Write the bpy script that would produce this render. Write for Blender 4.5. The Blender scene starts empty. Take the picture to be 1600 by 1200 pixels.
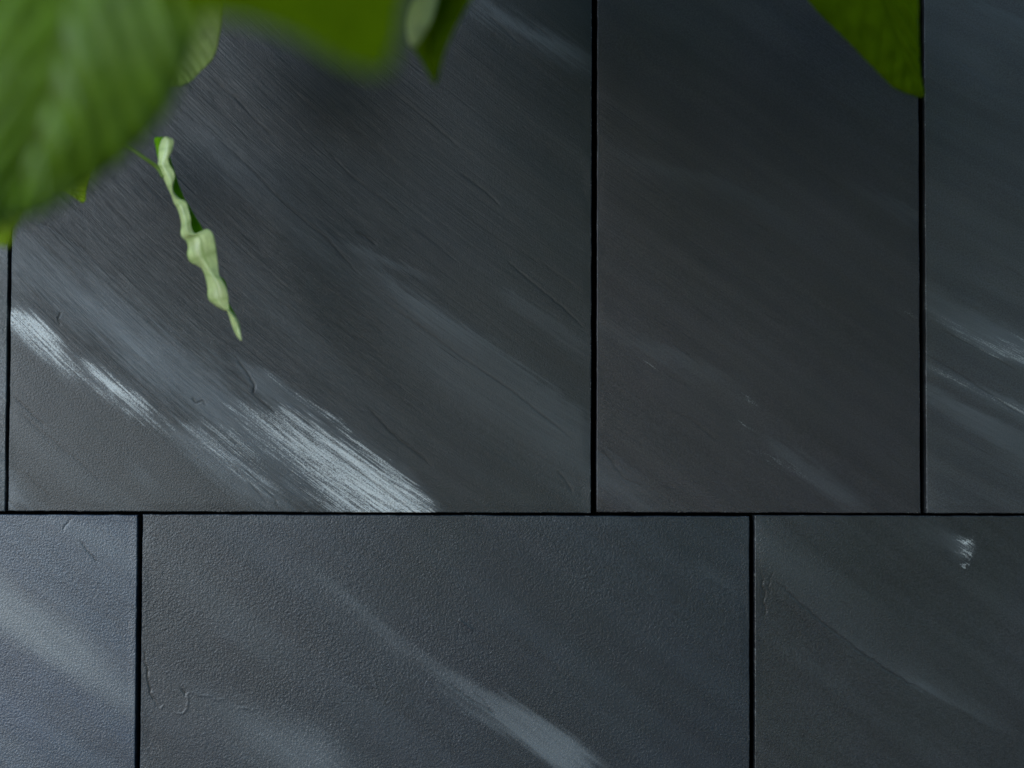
import bpy, math, random
import numpy as np
from mathutils import Matrix, Vector, Euler

random.seed(7)
R = math.radians
scene = bpy.context.scene
COL = scene.collection

# ------------------------------------------------------------------ camera
D = 1.78                       # metres from lens to the slabs
FOC, SENS = 60.0, 36.0
ZC = 1.50                      # height of the picture centre on the wall
TILT, ROLL = R(1.9), R(0.2)
CAM_LOC = Vector((0.0, -D, ZC - D * math.tan(TILT)))
cam_d = bpy.data.cameras.new('camera')
cam = bpy.data.objects.new('camera', cam_d)
COL.objects.link(cam)
cam_d.lens = FOC; cam_d.sensor_width = SENS; cam_d.clip_start = 0.05; cam_d.clip_end = 500
CAM_ROT = (Matrix.Rotation(R(90) + TILT, 3, 'X') @ Matrix.Rotation(ROLL, 3, 'Z'))
cam.matrix_world = Matrix.Translation(CAM_LOC) @ CAM_ROT.to_4x4()
cam_d.dof.use_dof = True
cam_d.dof.focus_distance = D / math.cos(TILT) - 0.004
cam_d.dof.aperture_fstop = 2.0
scene.camera = cam

# ------------------------------------------------------------------ sky, sun, exposure
SUN_AZ = R(-30)                # measured from straight behind the camera, minus = left
SUN_EL = R(14)
world = bpy.data.worlds.new('World'); scene.world = world; world.use_nodes = True
wn = world.node_tree.nodes; wl = world.node_tree.links
bg = wn['Background']
sky = wn.new('ShaderNodeTexSky'); sky.sky_type = 'NISHITA'; sky.sun_disc = False
sdir = Vector((math.sin(SUN_AZ) * math.cos(SUN_EL), -math.cos(SUN_AZ) * math.cos(SUN_EL), math.sin(SUN_EL)))
sky.sun_elevation = SUN_EL
sky.ozone_density = 4.5; sky.dust_density = 0.3
sky.sun_rotation = math.atan2(sdir.x, sdir.y)
wl.new(sky.outputs[0], bg.inputs[0]); bg.inputs[1].default_value = 0.10
sun_d = bpy.data.lights.new('sun', 'SUN'); sun = bpy.data.objects.new('sun', sun_d); COL.objects.link(sun)
sun_d.energy = 1.8; sun_d.angle = R(34); sun_d.color = (0.73, 0.865, 1.0)
sun.rotation_euler = (-sdir).to_track_quat('-Z', 'Y').to_euler()
sun.location = (-3, -3, 4)
scene.view_settings.view_transform = 'Standard'; scene.view_settings.look = 'None'
scene.view_settings.exposure = 0.20; scene.view_settings.gamma = 1.0
scene.view_settings.use_curve_mapping = False

# ------------------------------------------------------------------ helpers
FPX = FOC / SENS * 1600
MM = D / FPX                   # metres on the wall per photo pixel at the centre
_Ri = np.array(CAM_ROT)
_C = np.array(CAM_LOC)

def ray(u, v):
    u = np.asarray(u, float); v = np.asarray(v, float)
    d = np.stack([(u - 800) / FPX, (600 - v) / FPX, -np.ones_like(u)], -1)
    return d @ _Ri.T

def on_wall(u, v, y=0.0):
    d = ray(u, v); k = (y - _C[1]) / d[..., 1]
    return _C + d * k[..., None]

def at(u, v, dist):            # point seen at (u,v), dist metres in front of the lens
    d = ray(u, v)
    k = np.asarray(dist, float) / d[..., 1]
    return _C + d * k[..., None]

def wall_to_px(X, Z):
    p = np.stack([X, np.zeros_like(X), Z], -1) - _C
    q = p @ _Ri
    return 800 + FPX * q[..., 0] / -q[..., 2], 600 - FPX * q[..., 1] / -q[..., 2]

_tab = np.random.RandomState(11).rand(512, 512)
def vnoise(x, y, seed=0):
    x = x + seed * 37.17; y = y + seed * 91.73
    xi = np.floor(x).astype(int); yi = np.floor(y).astype(int)
    fx = x - xi; fy = y - yi
    fx = fx * fx * (3 - 2 * fx); fy = fy * fy * (3 - 2 * fy)
    a = _tab[yi % 512, xi % 512]; b = _tab[yi % 512, (xi + 1) % 512]
    c = _tab[(yi + 1) % 512, xi % 512]; d = _tab[(yi + 1) % 512, (xi + 1) % 512]
    return (a * (1 - fx) + b * fx) * (1 - fy) + (c * (1 - fx) + d * fx) * fy

def fbm(x, y, seed=0, oct=4):
    s = 0; a = 0.5; n = 0
    for i in range(oct):
        s = s + a * vnoise(x * 2**i, y * 2**i, seed + i * 3); n += a; a *= 0.5
    return s / n

def sstep(a, b, x):
    t = np.clip((x - a) / (b - a + 1e-9), 0, 1)
    return t * t * (3 - 2 * t)

def setp(o, label=None, cat=None, group=None, kind=None):
    if label: o['label'] = label
    if cat: o['category'] = cat
    if group: o['group'] = group
    if kind: o['kind'] = kind
    return o

def N(nt, t, **kw):
    n = nt.nodes.new(t)
    for k, v in kw.items():
        if k.startswith('i'):
            n.inputs[int(k[1:])].default_value = v
        else:
            setattr(n, k, v)
    return n

def math_n(nt, op, a, b=None, clamp=False):
    n = nt.nodes.new('ShaderNodeMath'); n.operation = op; n.use_clamp = clamp
    for i, x in enumerate((a, b)):
        if x is None: continue
        if isinstance(x, (int, float)): n.inputs[i].default_value = x
        else: nt.links.new(x, n.inputs[i])
    return n.outputs[0]

def ramp(nt, fac, a, b, lo=0.0, hi=1.0, smooth=True):
    n = nt.nodes.new('ShaderNodeMapRange'); n.clamp = True
    n.interpolation_type = 'SMOOTHSTEP' if smooth else 'LINEAR'
    nt.links.new(fac, n.inputs[0])
    n.inputs[1].default_value = a; n.inputs[2].default_value = b
    n.inputs[3].default_value = lo; n.inputs[4].default_value = hi
    return n.outputs[0]

def mixc(nt, fac, a, b, mode='MIX'):
    n = nt.nodes.new('ShaderNodeMix'); n.data_type = 'RGBA'; n.blend_type = mode
    if isinstance(fac, float): n.inputs[0].default_value = fac
    else: nt.links.new(fac, n.inputs[0])
    for i, x in ((6, a), (7, b)):
        if isinstance(x, tuple): n.inputs[i].default_value = (*x, 1)
        else: nt.links.new(x, n.inputs[i])
    return n.outputs[2]

# ------------------------------------------------------------------ slate material
def slate_material(name, tint, seed, rough=0.33):
    m = bpy.data.materials.new(name); m.use_nodes = True
    nt = m.node_tree; L = nt.links
    bsdf = nt.nodes['Principled BSDF']
    uv = N(nt, 'ShaderNodeUVMap'); uv.uv_map = 'flow'
    geo = N(nt, 'ShaderNodeNewGeometry')
    def attr(n):
        a = N(nt, 'ShaderNodeAttribute'); a.attribute_name = n; return a.outputs['Fac']
    chalk, soft, ridge, leather, dark = map(attr, ('chalk', 'soft', 'ridge', 'leather', 'dark'))
    def noise(src, scale3, detail=3, rough_=0.5, off=0.0):
        mp = N(nt, 'ShaderNodeMapping'); L.new(src, mp.inputs[0])
        mp.inputs[1].default_value = (off, off * 1.7, off * 0.3)
        mp.inputs[3].default_value = scale3
        n = N(nt, 'ShaderNodeTexNoise'); n.inputs['Scale'].default_value = 1.0
        n.inputs['Detail'].default_value = detail; n.inputs['Roughness'].default_value = rough_
        L.new(mp.outputs[0], n.inputs[0]); return n.outputs[0]
    P = geo.outputs['Position']; F = uv.outputs[0]       # F: metres along / across the stone's grain
    fib_f = noise(F, (60, 900, 1), 3, .6, seed)          # fine fibres
    fib_m = noise(F, (14, 260, 1), 3, .6, seed + 3)
    fib_l = noise(F, (3.2, 34, 1), 4, .55, seed + 5)
    grain = noise(P, (640, 640, 640), 3, .6, seed)
    grit = noise(P, (450, 450, 450), 3, .5, seed + 1)
    cloud = noise(P, (4, 4, 4), 4, .55, seed + 2)
    # chalk: dry-brush breakup along the grain
    br = math_n(nt, 'ADD', math_n(nt, 'MULTIPLY', math_n(nt, 'SUBTRACT', fib_f, .5), 2.1),
                math_n(nt, 'ADD', math_n(nt, 'MULTIPLY', math_n(nt, 'SUBTRACT', fib_m, .5), 1.9),
                       math_n(nt, 'MULTIPLY', math_n(nt, 'SUBTRACT', grain, .5), 1.8)))
    ck = math_n(nt, 'MULTIPLY', ramp(nt, math_n(nt, 'ADD', chalk, math_n(nt, 'MULTIPLY', br, 1.1)), .08, 1.25), ramp(nt, chalk, 0.0, .30))
    ck = math_n(nt, 'MULTIPLY', ck, math_n(nt, 'ADD', .40, math_n(nt, 'MULTIPLY', chalk, .65)))
    ck = math_n(nt, 'MULTIPLY', ck, math_n(nt, 'ADD', .62, math_n(nt, 'MULTIPLY', grain, .5)))
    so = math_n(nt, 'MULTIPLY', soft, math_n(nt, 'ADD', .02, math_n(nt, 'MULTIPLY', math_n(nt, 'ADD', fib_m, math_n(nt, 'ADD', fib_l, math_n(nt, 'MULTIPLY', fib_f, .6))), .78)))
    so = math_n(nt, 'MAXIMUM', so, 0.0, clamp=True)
    base = mixc(nt, ramp(nt, cloud, .3, .7), tuple(c * .86 for c in tint), tuple(c * 1.16 for c in tint))
    base = mixc(nt, ramp(nt, fib_l, .3, .72), mixc(nt, 1.0, base, (.84, .84, .85), 'MULTIPLY'), mixc(nt, 1.0, base, (1.16, 1.16, 1.15), 'MULTIPLY'))
    hue = noise(P, (9, 9, 9), 3, .6, seed + 9)
    base = mixc(nt, ramp(nt, hue, .35, .68), base, mixc(nt, 1.0, base, (1.02, .99, 1.04), 'MULTIPLY'))
    gm = ramp(nt, grain, .25, .75, .66, 1.36)
    gcol = N(nt, 'ShaderNodeCombineColor')
    for i in range(3): L.new(gm, gcol.inputs[i])
    base = mixc(nt, 1.0, base, gcol.outputs[0], 'MULTIPLY')
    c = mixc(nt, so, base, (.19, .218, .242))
    c = mixc(nt, ck, c, (.86, .90, .90))
    spk = noise(P, (420, 420, 420), 1, .5, seed + 21)
    c = mixc(nt, ramp(nt, spk, .80, .84, 0, .35), c, (.30, .31, .30))
    c = mixc(nt, math_n(nt, 'MULTIPLY', dark, .8, clamp=True), c, (.006, .007, .008))
    L.new(c, bsdf.inputs['Base Color'])
    rg = math_n(nt, 'ADD', rough - .06, math_n(nt, 'ADD', math_n(nt, 'MULTIPLY', grain, .10), math_n(nt, 'MULTIPLY', ck, .18)))
    L.new(rg, bsdf.inputs['Roughness'])
    bsdf.inputs['Specular IOR Level'].default_value = 0.75
    # relief
    h = math_n(nt, 'MULTIPLY', math_n(nt, 'MULTIPLY', noise(F, (14, 880, 1), 3, .65, seed + 11), ridge), .55)
    h = math_n(nt, 'ADD', h, math_n(nt, 'MULTIPLY', math_n(nt, 'MULTIPLY', fib_m, ridge), .5))
    patch = ramp(nt, noise(P, (13, 13, 13), 3, .6, seed + 31), .25, .75, .55, 1.25)
    h = math_n(nt, 'ADD', h, math_n(nt, 'MULTIPLY', math_n(nt, 'MULTIPLY', math_n(nt, 'MULTIPLY', grit, leather), patch), .38))
    h = math_n(nt, 'ADD', h, math_n(nt, 'MULTIPLY', grain, .22))
    bp = N(nt, 'ShaderNodeBump'); bp.inputs['Strength'].default_value = 1.0
    bp.inputs['Distance'].default_value = 0.0011
    L.new(h, bp.inputs['Height']); L.new(bp.outputs[0], bsdf.inputs['Normal'])
    return m

# ------------------------------------------------------------------ strokes of the stone's own pattern (photo pixels on the wall)
# (kind, soft_top, soft_bottom, edge_noise, [(u, v_top, v_bottom, amount), ...])
STROKES = [
 # top left slab
 ('chalk', 10, 18, 6, [(12,478,512,.95),(30,484,524,.95),(47,491,538,.95),(73,506,555,.9),(92,528,575,.7),(101,546,582,.55),(127,572,594,.4),(150,590,608,.25),(170,605,618,0)]),
 ('chalk', 7, 15, 5, [(112,541,544,.3),(136,562,582,.7),(152,572,601,.85),(180,593,622,.9),(206,608,638,.85),(224,622,646,.6),(243,641,652,.35),(270,664,672,.2),(300,688,694,0)]),
 ('chalk', 2, 4, 3, [(196,638,642,.3),(212,652,657,.35),(230,668,671,0)]),
 ('chalk', 2, 4, 3, [(250,650,656,.3),(275,672,679,.3),(300,694,699,.1),(320,712,716,0)]),
 ('chalk', 3, 5, 4, [(344,628,634,.4),(356,634,643,.6),(372,645,654,.3),(390,660,668,0)]),
 ('chalk', 14, 55, 10, [(355,628,650,.0),(380,622,675,.38),(400,630,694,.45),(420,640,712,.5),(447,634,732,.55),(473,650,752,.66),(500,668,775,.75),(527,688,797,.8),(553,706,812,.85),(580,725,826,.9),(607,741,840,.95),(633,757,860,.95),(660,776,880,.85),(684,797,900,.7),(700,812,900,.4)]),
 ('chalk', 3, 7, 5, [(405,574,578,.0),(420,584,590,.35),(450,606,613,.3),(489,630,640,.42),(515,645,655,.45),(537,656,665,.3),(550,664,672,0)]),
 ('chalk', 3, 6, 6, [(515,658,664,.0),(530,667,676,.5),(564,692,703,.6),(607,722,736,.55),(640,748,765,.5),(690,795,810,.3)]),
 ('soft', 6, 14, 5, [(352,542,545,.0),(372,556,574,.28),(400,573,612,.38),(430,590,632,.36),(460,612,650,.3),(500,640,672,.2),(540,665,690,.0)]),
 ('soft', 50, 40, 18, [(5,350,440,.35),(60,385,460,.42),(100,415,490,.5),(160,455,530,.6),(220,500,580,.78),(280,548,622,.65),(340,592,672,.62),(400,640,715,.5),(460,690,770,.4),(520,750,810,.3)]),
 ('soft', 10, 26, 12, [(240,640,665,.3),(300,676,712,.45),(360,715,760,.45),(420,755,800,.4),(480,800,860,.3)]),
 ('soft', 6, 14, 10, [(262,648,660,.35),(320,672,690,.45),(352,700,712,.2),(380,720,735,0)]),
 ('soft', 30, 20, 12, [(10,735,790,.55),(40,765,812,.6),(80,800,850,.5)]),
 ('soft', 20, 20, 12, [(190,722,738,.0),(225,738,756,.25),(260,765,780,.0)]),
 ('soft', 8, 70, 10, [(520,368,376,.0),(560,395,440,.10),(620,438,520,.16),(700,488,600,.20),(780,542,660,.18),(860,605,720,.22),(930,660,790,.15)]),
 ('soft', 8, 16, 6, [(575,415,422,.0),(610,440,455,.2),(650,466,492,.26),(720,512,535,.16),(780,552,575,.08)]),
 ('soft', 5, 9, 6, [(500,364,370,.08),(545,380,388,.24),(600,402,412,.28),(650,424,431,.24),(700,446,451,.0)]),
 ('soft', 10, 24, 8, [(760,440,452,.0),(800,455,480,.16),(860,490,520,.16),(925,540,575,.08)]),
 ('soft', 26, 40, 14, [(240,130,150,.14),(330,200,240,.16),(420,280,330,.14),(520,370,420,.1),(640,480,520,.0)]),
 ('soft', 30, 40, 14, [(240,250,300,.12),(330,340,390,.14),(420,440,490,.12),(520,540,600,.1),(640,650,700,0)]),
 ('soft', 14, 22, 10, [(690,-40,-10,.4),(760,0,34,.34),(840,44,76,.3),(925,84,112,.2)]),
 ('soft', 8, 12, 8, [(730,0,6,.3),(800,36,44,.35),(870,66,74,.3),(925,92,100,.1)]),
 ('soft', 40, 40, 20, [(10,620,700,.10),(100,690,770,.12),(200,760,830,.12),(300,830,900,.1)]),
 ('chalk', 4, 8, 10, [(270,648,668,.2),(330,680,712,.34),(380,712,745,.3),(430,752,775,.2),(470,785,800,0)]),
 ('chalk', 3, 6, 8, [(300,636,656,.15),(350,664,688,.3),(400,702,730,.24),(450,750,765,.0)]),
 ('chalk', 3, 6, 9, [(100,560,575,.0),(150,596,616,.3),(200,632,652,.3),(250,664,684,.22),(300,700,716,0)]),
 # top middle slab
 ('soft', 10, 18, 8, [(932,500,512,.10),(1000,528,548,.14),(1060,548,575,.16),(1110,572,600,.12),(1180,600,625,.0)]),
 ('chalk', 1.5, 2, 2, [(988,549,551,.3),(1000,557,560,.5),(1012,566,569,.6),(1022,573,576,.4),(1032,580,582,0)]),
 ('chalk', 2, 4, 3, [(1134,601,604,.2),(1150,608,615,.34),(1170,619,626,.34),(1190,632,637,.0)]),
 ('chalk', 1.5, 3, 2, [(1132,632,634,.3),(1146,644,647,.4),(1160,660,664,.32),(1178,670,673,.2),(1190,677,679,.0)]),
 ('chalk', 2, 4, 3, [(1152,693,695,.2),(1166,702,706,.32),(1180,711,714,.0)]),
 ('chalk', 4, 6, 8, [(1150,690,694,0),(1200,708,722,.14),(1240,728,742,.14),(1300,764,772,0)]),
 ('soft', 8, 14, 8, [(1180,672,680,.0),(1215,690,716,.16),(1260,718,750,.18),(1320,760,794,.18),(1380,798,820,.2)]),
 ('soft', 7, 24, 8, [(935,210,225,.0),(1000,245,262,.12),(1060,262,282,.16),(1140,282,305,.14),(1220,320,345,.06),(1280,360,380,.0)]),
 ('soft', 7, 24, 8, [(1300,270,280,.0),(1350,290,305,.13),(1400,312,330,.16),(1440,335,352,.16)]),
 ('chalk', 2, 5, 4, [(1390,472,475,.12),(1420,486,492,.2),(1440,498,504,.16)]),
 ('soft', 30, 30, 16, [(932,700,760,.22),(980,740,790,.18),(1060,790,850,.1)]),
 # top right slab
 ('soft', 22, 6, 4, [(1446,470,488,.2),(1500,492,524,.4),(1550,512,554,.6),(1600,534,572,.62),(1680,580,620,.5)]),
 ('chalk', 8, 5, 5, [(1446,478,488,.06),(1480,494,512,.18),(1520,514,540,.22),(1550,530,555,.32),(1600,546,572,.36),(1680,590,620,.4)]),
 ('chalk', 4, 5, 4, [(1530,490,494,.0),(1560,505,511,.2),(1600,528,536,.24),(1680,570,580,.2)]),
 ('soft', 6, 12, 4, [(1446,562,572,.3),(1500,590,606,.3),(1600,632,660,.4),(1680,690,700,.3)]),
 ('chalk', 3, 5, 3, [(1446,566,570,.16),(1480,580,590,.24),(1520,600,612,.14),(1560,622,634,.2),(1600,640,652,.26),(1680,690,700,.3)]),
 ('soft', 10, 20, 8, [(1446,600,622,.4),(1490,622,650,.46),(1540,648,682,.4),(1600,672,730,.22),(1680,710,790,.2)]),
 ('soft', 20, 20, 10, [(1446,440,480,.15),(1500,470,510,.2),(1600,520,560,.25),(1680,560,610,.2)]),
 ('soft', 10, 24, 8, [(1480,-20,-6,.1),(1530,0,18,.3),(1600,34,56,.32),(1680,80,100,.3)]),
 ('soft', 30, 50, 8, [(1446,40,80,.1),(1530,70,130,.14),(1600,110,180,.12)]),
 # far left slab
 ('soft', 40, 40, 12, [(-60,480,560,.5),(8,560,640,.4)]),
 ('soft', 40, 40, 12, [(-60,640,720,.3),(8,700,800,.4)]),
 # bottom left slab
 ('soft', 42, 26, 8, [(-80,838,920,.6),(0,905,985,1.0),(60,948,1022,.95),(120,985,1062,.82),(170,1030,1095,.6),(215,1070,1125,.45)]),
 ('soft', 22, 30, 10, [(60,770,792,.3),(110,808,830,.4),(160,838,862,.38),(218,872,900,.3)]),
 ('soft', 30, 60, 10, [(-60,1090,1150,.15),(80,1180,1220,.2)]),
 # bottom middle slab
 ('soft', 14, 26, 10, [(460,856,870,.0),(500,892,912,.12),(543,924,948,.24),(615,986,1015,.28),(687,1036,1062,.30)]),
 ('soft', 10, 10, 5, [(640,1004,1024,.0),(687,1038,1064,.26),(744,1070,1104,.5),(800,1097,1146,.7),(860,1130,1194,.82),(900,1156,1222,.86),(960,1200,1280,.86)]),
 ('soft', 5, 7, 5, [(665,1058,1062,.0),(700,1083,1090,.26),(740,1108,1118,.32),(780,1133,1146,.4),(820,1158,1190,.3)]),
 ('soft', 40, 60, 14, [(222,1060,1090,.1),(340,1092,1140,.22),(420,1120,1200,.4),(500,1150,1240,.46),(580,1196,1290,.35)]),
 ('soft', 12, 24, 9, [(1070,872,880,.0),(1110,884,902,.16),(1168,908,934,.22)]),
 ('soft', 50, 50, 14, [(222,830,880,.1),(330,900,960,.14),(420,960,1040,.1),(520,1040,1100,.0)]),
 # bottom right slab
 ('soft', 38, 3, 2, [(1205,898,902,.0),(1250,930,943,.11),(1340,1000,1017,.13),(1400,1040,1055,.18),(1450,1066,1082,.22),(1500,1092,1107,.16),(1560,1122,1138,.10),(1620,1155,1170,.05)]),
 ('soft', 6, 6, 4, [(1400,1044,1052,.0),(1440,1066,1078,.16),(1480,1088,1100,.12),(1560,1130,1142,.0)]),
 ('chalk', 0.8, 2.7, 0.8, [(1501,839.1,840.9,0),(1512,843.3,845.1,0.20),(1517,845.6,847.9,0.33),(1520,846.1,847.9,0)]),
 ('chalk', 1.6, 1.3, 0.8, [(1483,835.5,837.7,0),(1502,842.6,844.7,0.32),(1513,846.8,849.4,0.54),(1516,847.3,849.4,0)]),
 ('chalk', 1.7, 2.2, 0.8, [(1497,858.8,860.6,0),(1510,864.3,866.1,0.20),(1516,867.4,869.8,0.33),(1519,867.9,869.8,0)]),
 ('chalk', 1.7, 2.8, 0.8, [(1483,838.9,840.9,0),(1500,845.3,847.3,0.44),(1509,849.1,851.5,0.74),(1512,849.6,851.5,0)]),
 ('chalk', 1.0, 1.4, 0.8, [(1501,845.4,847.6,0),(1513,851.0,853.2,0.21),(1518,854.2,856.9,0.35),(1521,854.7,856.9,0)]),
 ('chalk', 1.2, 2.2, 0.8, [(1496,881.9,883.5,0),(1503,884.4,886.0,0.30),(1507,885.6,887.7,0.49),(1510,886.1,887.7,0)]),
 ('chalk', 1.6, 1.3, 0.8, [(1495,853.2,855.4,0),(1509,860.4,862.5,0.48),(1517,864.6,867.3,0.80),(1520,865.1,867.3,0)]),
 ('chalk', 1.8, 2.1, 0.8, [(1500,873.9,875.8,0),(1510,877.8,879.7,0.24),(1515,879.8,882.3,0.41),(1518,880.3,882.3,0)]),
 ('chalk', 1.3, 1.3, 0.8, [(1483,834.4,835.4,0),(1501,843.0,843.9,0.42),(1510,848.2,849.6,0.70),(1513,848.7,849.6,0)]),
 ('chalk', 1.7, 1.7, 0.8, [(1492,841.6,843.4,0),(1509,846.1,847.9,0.19),(1519,848.7,850.9,0.32),(1522,849.2,850.9,0)]),
 ('chalk', 1.5, 1.1, 0.8, [(1505,875.8,877.1,0),(1512,879.2,880.5,0.20),(1515,880.9,882.7,0.34),(1518,881.4,882.7,0)]),
 ('chalk', 1.2, 2.9, 0.8, [(1495,837.2,838.1,0),(1508,841.2,842.1,0.44),(1516,843.4,844.7,0.73),(1519,843.9,844.7,0)]),
 ('chalk', 1.5, 2.2, 0.8, [(1498,878.2,880.1,0),(1504,880.7,882.5,0.36),(1507,881.8,884.1,0.60),(1510,882.3,884.1,0)]),
 ('chalk', 2.0, 2.0, 0.8, [(1499,880.3,881.4,0),(1506,882.9,884.1,0.27),(1508,884.2,885.9,0.45),(1511,884.7,885.9,0)]),
 ('chalk', 1.6, 1.1, 0.8, [(1490,855.8,856.7,0),(1501,860.2,861.1,0.36),(1506,862.7,864.0,0.61),(1509,863.2,864.0,0)]),
 ('chalk', 0.8, 1.1, 0.8, [(1489,859.2,861.1,0),(1503,864.2,866.1,0.40),(1511,867.0,869.4,0.67),(1514,867.5,869.4,0)]),
 ('chalk', 1.2, 1.6, 0.8, [(1511,867.2,869.0,0),(1516,869.0,870.7,0.28),(1517,869.7,871.9,0.46),(1520,870.2,871.9,0)]),
 ('chalk', 1.5, 2.5, 0.8, [(1502,847.8,849.9,0),(1512,851.1,853.1,0.19),(1516,852.8,855.3,0.31),(1519,853.3,855.3,0)]),
 ('chalk', 1.6, 1.2, 0.8, [(1486,841.5,842.6,0),(1503,846.6,847.7,0.31),(1512,849.6,851.2,0.52),(1515,850.1,851.2,0)]),
 ('chalk', 1.2, 2.3, 0.8, [(1487,840.6,842.7,0),(1504,846.7,848.8,0.23),(1513,850.2,852.9,0.38),(1516,850.7,852.9,0)]),
 ('chalk', 3, 4, 3, [(1488,838,846,0),(1500,836,866,.22),(1512,838,888,.26),(1521,840,866,.26),(1526,846,852,0)]),
 ('soft', 10, 10, 4, [(1470,836,850,0),(1500,838,872,.3),(1522,842,872,.2),(1528,848,860,0)]),
 ('soft', 12, 16, 6, [(1390,806,812,.05),(1430,818,832,.16),(1470,834,852,.22),(1500,845,870,.15),(1515,850,870,0)]),
 ('soft', 30, 50, 14, [(1180,820,870,.14),(1300,900,950,.1),(1400,960,1010,0)]),
]
# thin cracks and steps in the cleft face: (depth mm, half width px, dark, [(u,v),...])
CRACKS = [
 (.5,1.5,.5,[(328,120),(371,156),(393,182),(433,219)]), (.6,1.6,.6,[(345,219),(393,264),(442,315),(481,349),(515,377),(562,430)]),
 (.5,1.4,.5,[(507,230),(549,275),(589,304),(634,340)]), (.4,1.3,.4,[(611,142),(668,187),(720,232)]),
 (.5,1.5,.6,[(572,633),(590,652),(607,671),(625,688),(639,697),(660,714),(676,729)]), (.6,1.6,.6,[(556,362),(572,371),(588,384)]),
 (.4,1.2,.4,[(720,270),(760,300),(783,322)]), (.5,1.5,.5,[(95,488),(91,498),(95,508)]), (.5,1.4,.5,[(300,620),(306,630),(316,626),(322,634)]),
 (.7,1.8,.5,[(367,556),(385,580),(398,602),(396,614),(408,626),(424,640),(432,652)]), (.5,1.4,.4,[(405,650),(425,664),(440,676)]),
 (.4,1.2,.5,[(515,700),(555,733),(600,765),(640,794)]), (.4,1.2,.4,[(460,640),(520,690),(590,740),(640,780),(668,798)]),
 (.4,1.2,.4,[(380,730),(410,760),(430,780),(436,797)]), (.4,1.2,.4,[(350,715),(395,760),(420,790)]),
 (.4,1.2,.4,[(60,345),(105,372),(135,392)]), (.4,1.3,.4,[(600,470),(660,512),(720,556),(800,610),(850,650),(900,690)]),
 (.4,1.2,.3,[(790,405),(830,440),(880,480),(915,515)]), (.35,1.2,.3,[(870,735),(880,745),(896,770)]),
 (.35,1.1,.3,[(1045,640),(1080,655),(1120,690)]), (.35,1.1,.3,[(940,700),(975,748),(1005,760)]),
 (.35,1.2,.35,[(1500,585),(1560,625),(1592,646)]), (.3,1.1,.3,[(1470,515),(1530,545),(1590,580)]), (.3,1.1,.3,[(1450,555),(1500,585)]),
 (.6,1.2,.8,[(223,1008),(227,1022),(226,1034),(231,1048),(231,1062),(236,1078),(234,1082),(243,1096),(250,1108)]),
 (-.3,1.1,0,[(250,1108),(256,1102)]), (-.32,1.1,0,[(272,1113),(286,1115),(292,1108),(294,1092),(291,1086),(298,1081)]),
 (.5,1.5,.5,[(283,1076),(289,1083),(291,1088)]), (-.26,1.1,0,[(298,1081),(312,1087),(330,1088),(338,1094),(352,1093),(358,1104)]),
 (-.25,1.2,0,[(370,1106),(385,1106),(398,1112)]), (-.2,1.0,0,[(581,1052),(588,1070),(592,1084),(588,1096)]),
 (.35,1.2,.4,[(1188,895),(1193,905),(1190,915),(1196,926),(1192,940),(1197,955),(1193,965)]), (.25,1.1,.3,[(1210,892),(1204,902),(1200,918),(1205,926)]),
 (-.22,1.2,0,[(1186,900),(1188,915),(1186,930),(1190,950),(1188,965)]), (.45,1.5,.35,[(1205,903),(1232,925),(1250,943),(1300,984),(1340,1016),(1400,1056),(1450,1083)]),
 (-.4,1.6,0,[(716,968),(725,975),(734,981),(738,984)]), (.35,1.3,.3,[(120,800),(110,812),(98,830)]),
 (.4,1.2,.3,[(740,1080),(760,1100),(776,1120)]), (.4,1.4,.3,[(700,1066),(735,1092),(775,1116)]),
 (.4,1.3,.4,[(125,845),(140,865),(155,880)]), (.3,1.2,.3,[(330,150),(372,198),(398,230)]),
]
rr = random.Random(5)
def flow_slope(k, u, v):
    if k == 'wide': return (1.2 - .00026 * u - .0003 * v) / (1 + .0003 * u)
    if k == 'mid': return .70 - .00006 * (u - 900)
    if k == 'right': return .52
    return .72
def flow_t(k, u, v):
    if k == 'wide': return v - 1.2 * u + .00013 * u * u + .0003 * u * v
    if k == 'mid': return v - .70 * u + .00003 * (u - 900)**2
    if k == 'right': return v - .52 * u
    return v - .72 * u
for i in range(150):           # short random cleavage lines that follow the grain
    u = rr.uniform(20, 900); v = rr.uniform(10, 780)
    if rr.random() < .25 + u / 1600: continue
    pts = [(u, v)]
    for j in range(rr.randint(2, 7)):
        du = rr.uniform(8, 20); s = flow_slope('wide', u, v) * rr.uniform(.8, 1.2)
        u += du; v += du * s; pts.append((u, v))
    CRACKS.append((rr.uniform(.15, .4), 1.2, rr.uniform(.15, .4), pts))
for i in range(30):
    u = rr.uniform(935, 1580); v = rr.uniform(250, 780)
    if 1425 < u < 1450: continue
    pts = [(u, v)]; k = 'mid' if u < 1435 else 'right'
    for j in range(rr.randint(1, 4)):
        du = rr.uniform(6, 14); s = flow_slope(k, u, v) * rr.uniform(.7, 1.3)
        u += du; v += du * s; pts.append((u, v))
    CRACKS.append((rr.uniform(.12, .25), 1.1, rr.uniform(.1, .3), pts))

def axis(a, b, fine_lo, fine_hi, step, coarse):
    lo, hi = max(a, fine_lo), min(b, fine_hi)
    n = max(2, int(round((hi - lo) / step)) + 1)
    x = list(np.linspace(lo, hi, n))
    if a < lo - 1e-6: x = list(np.linspace(a, lo, max(2, int((lo - a) / coarse) + 1)))[:-1] + x
    if b > hi + 1e-6: x = x + list(np.linspace(hi, b, max(2, int((b - hi) / coarse) + 1)))[1:]
    return np.array(x)

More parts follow.
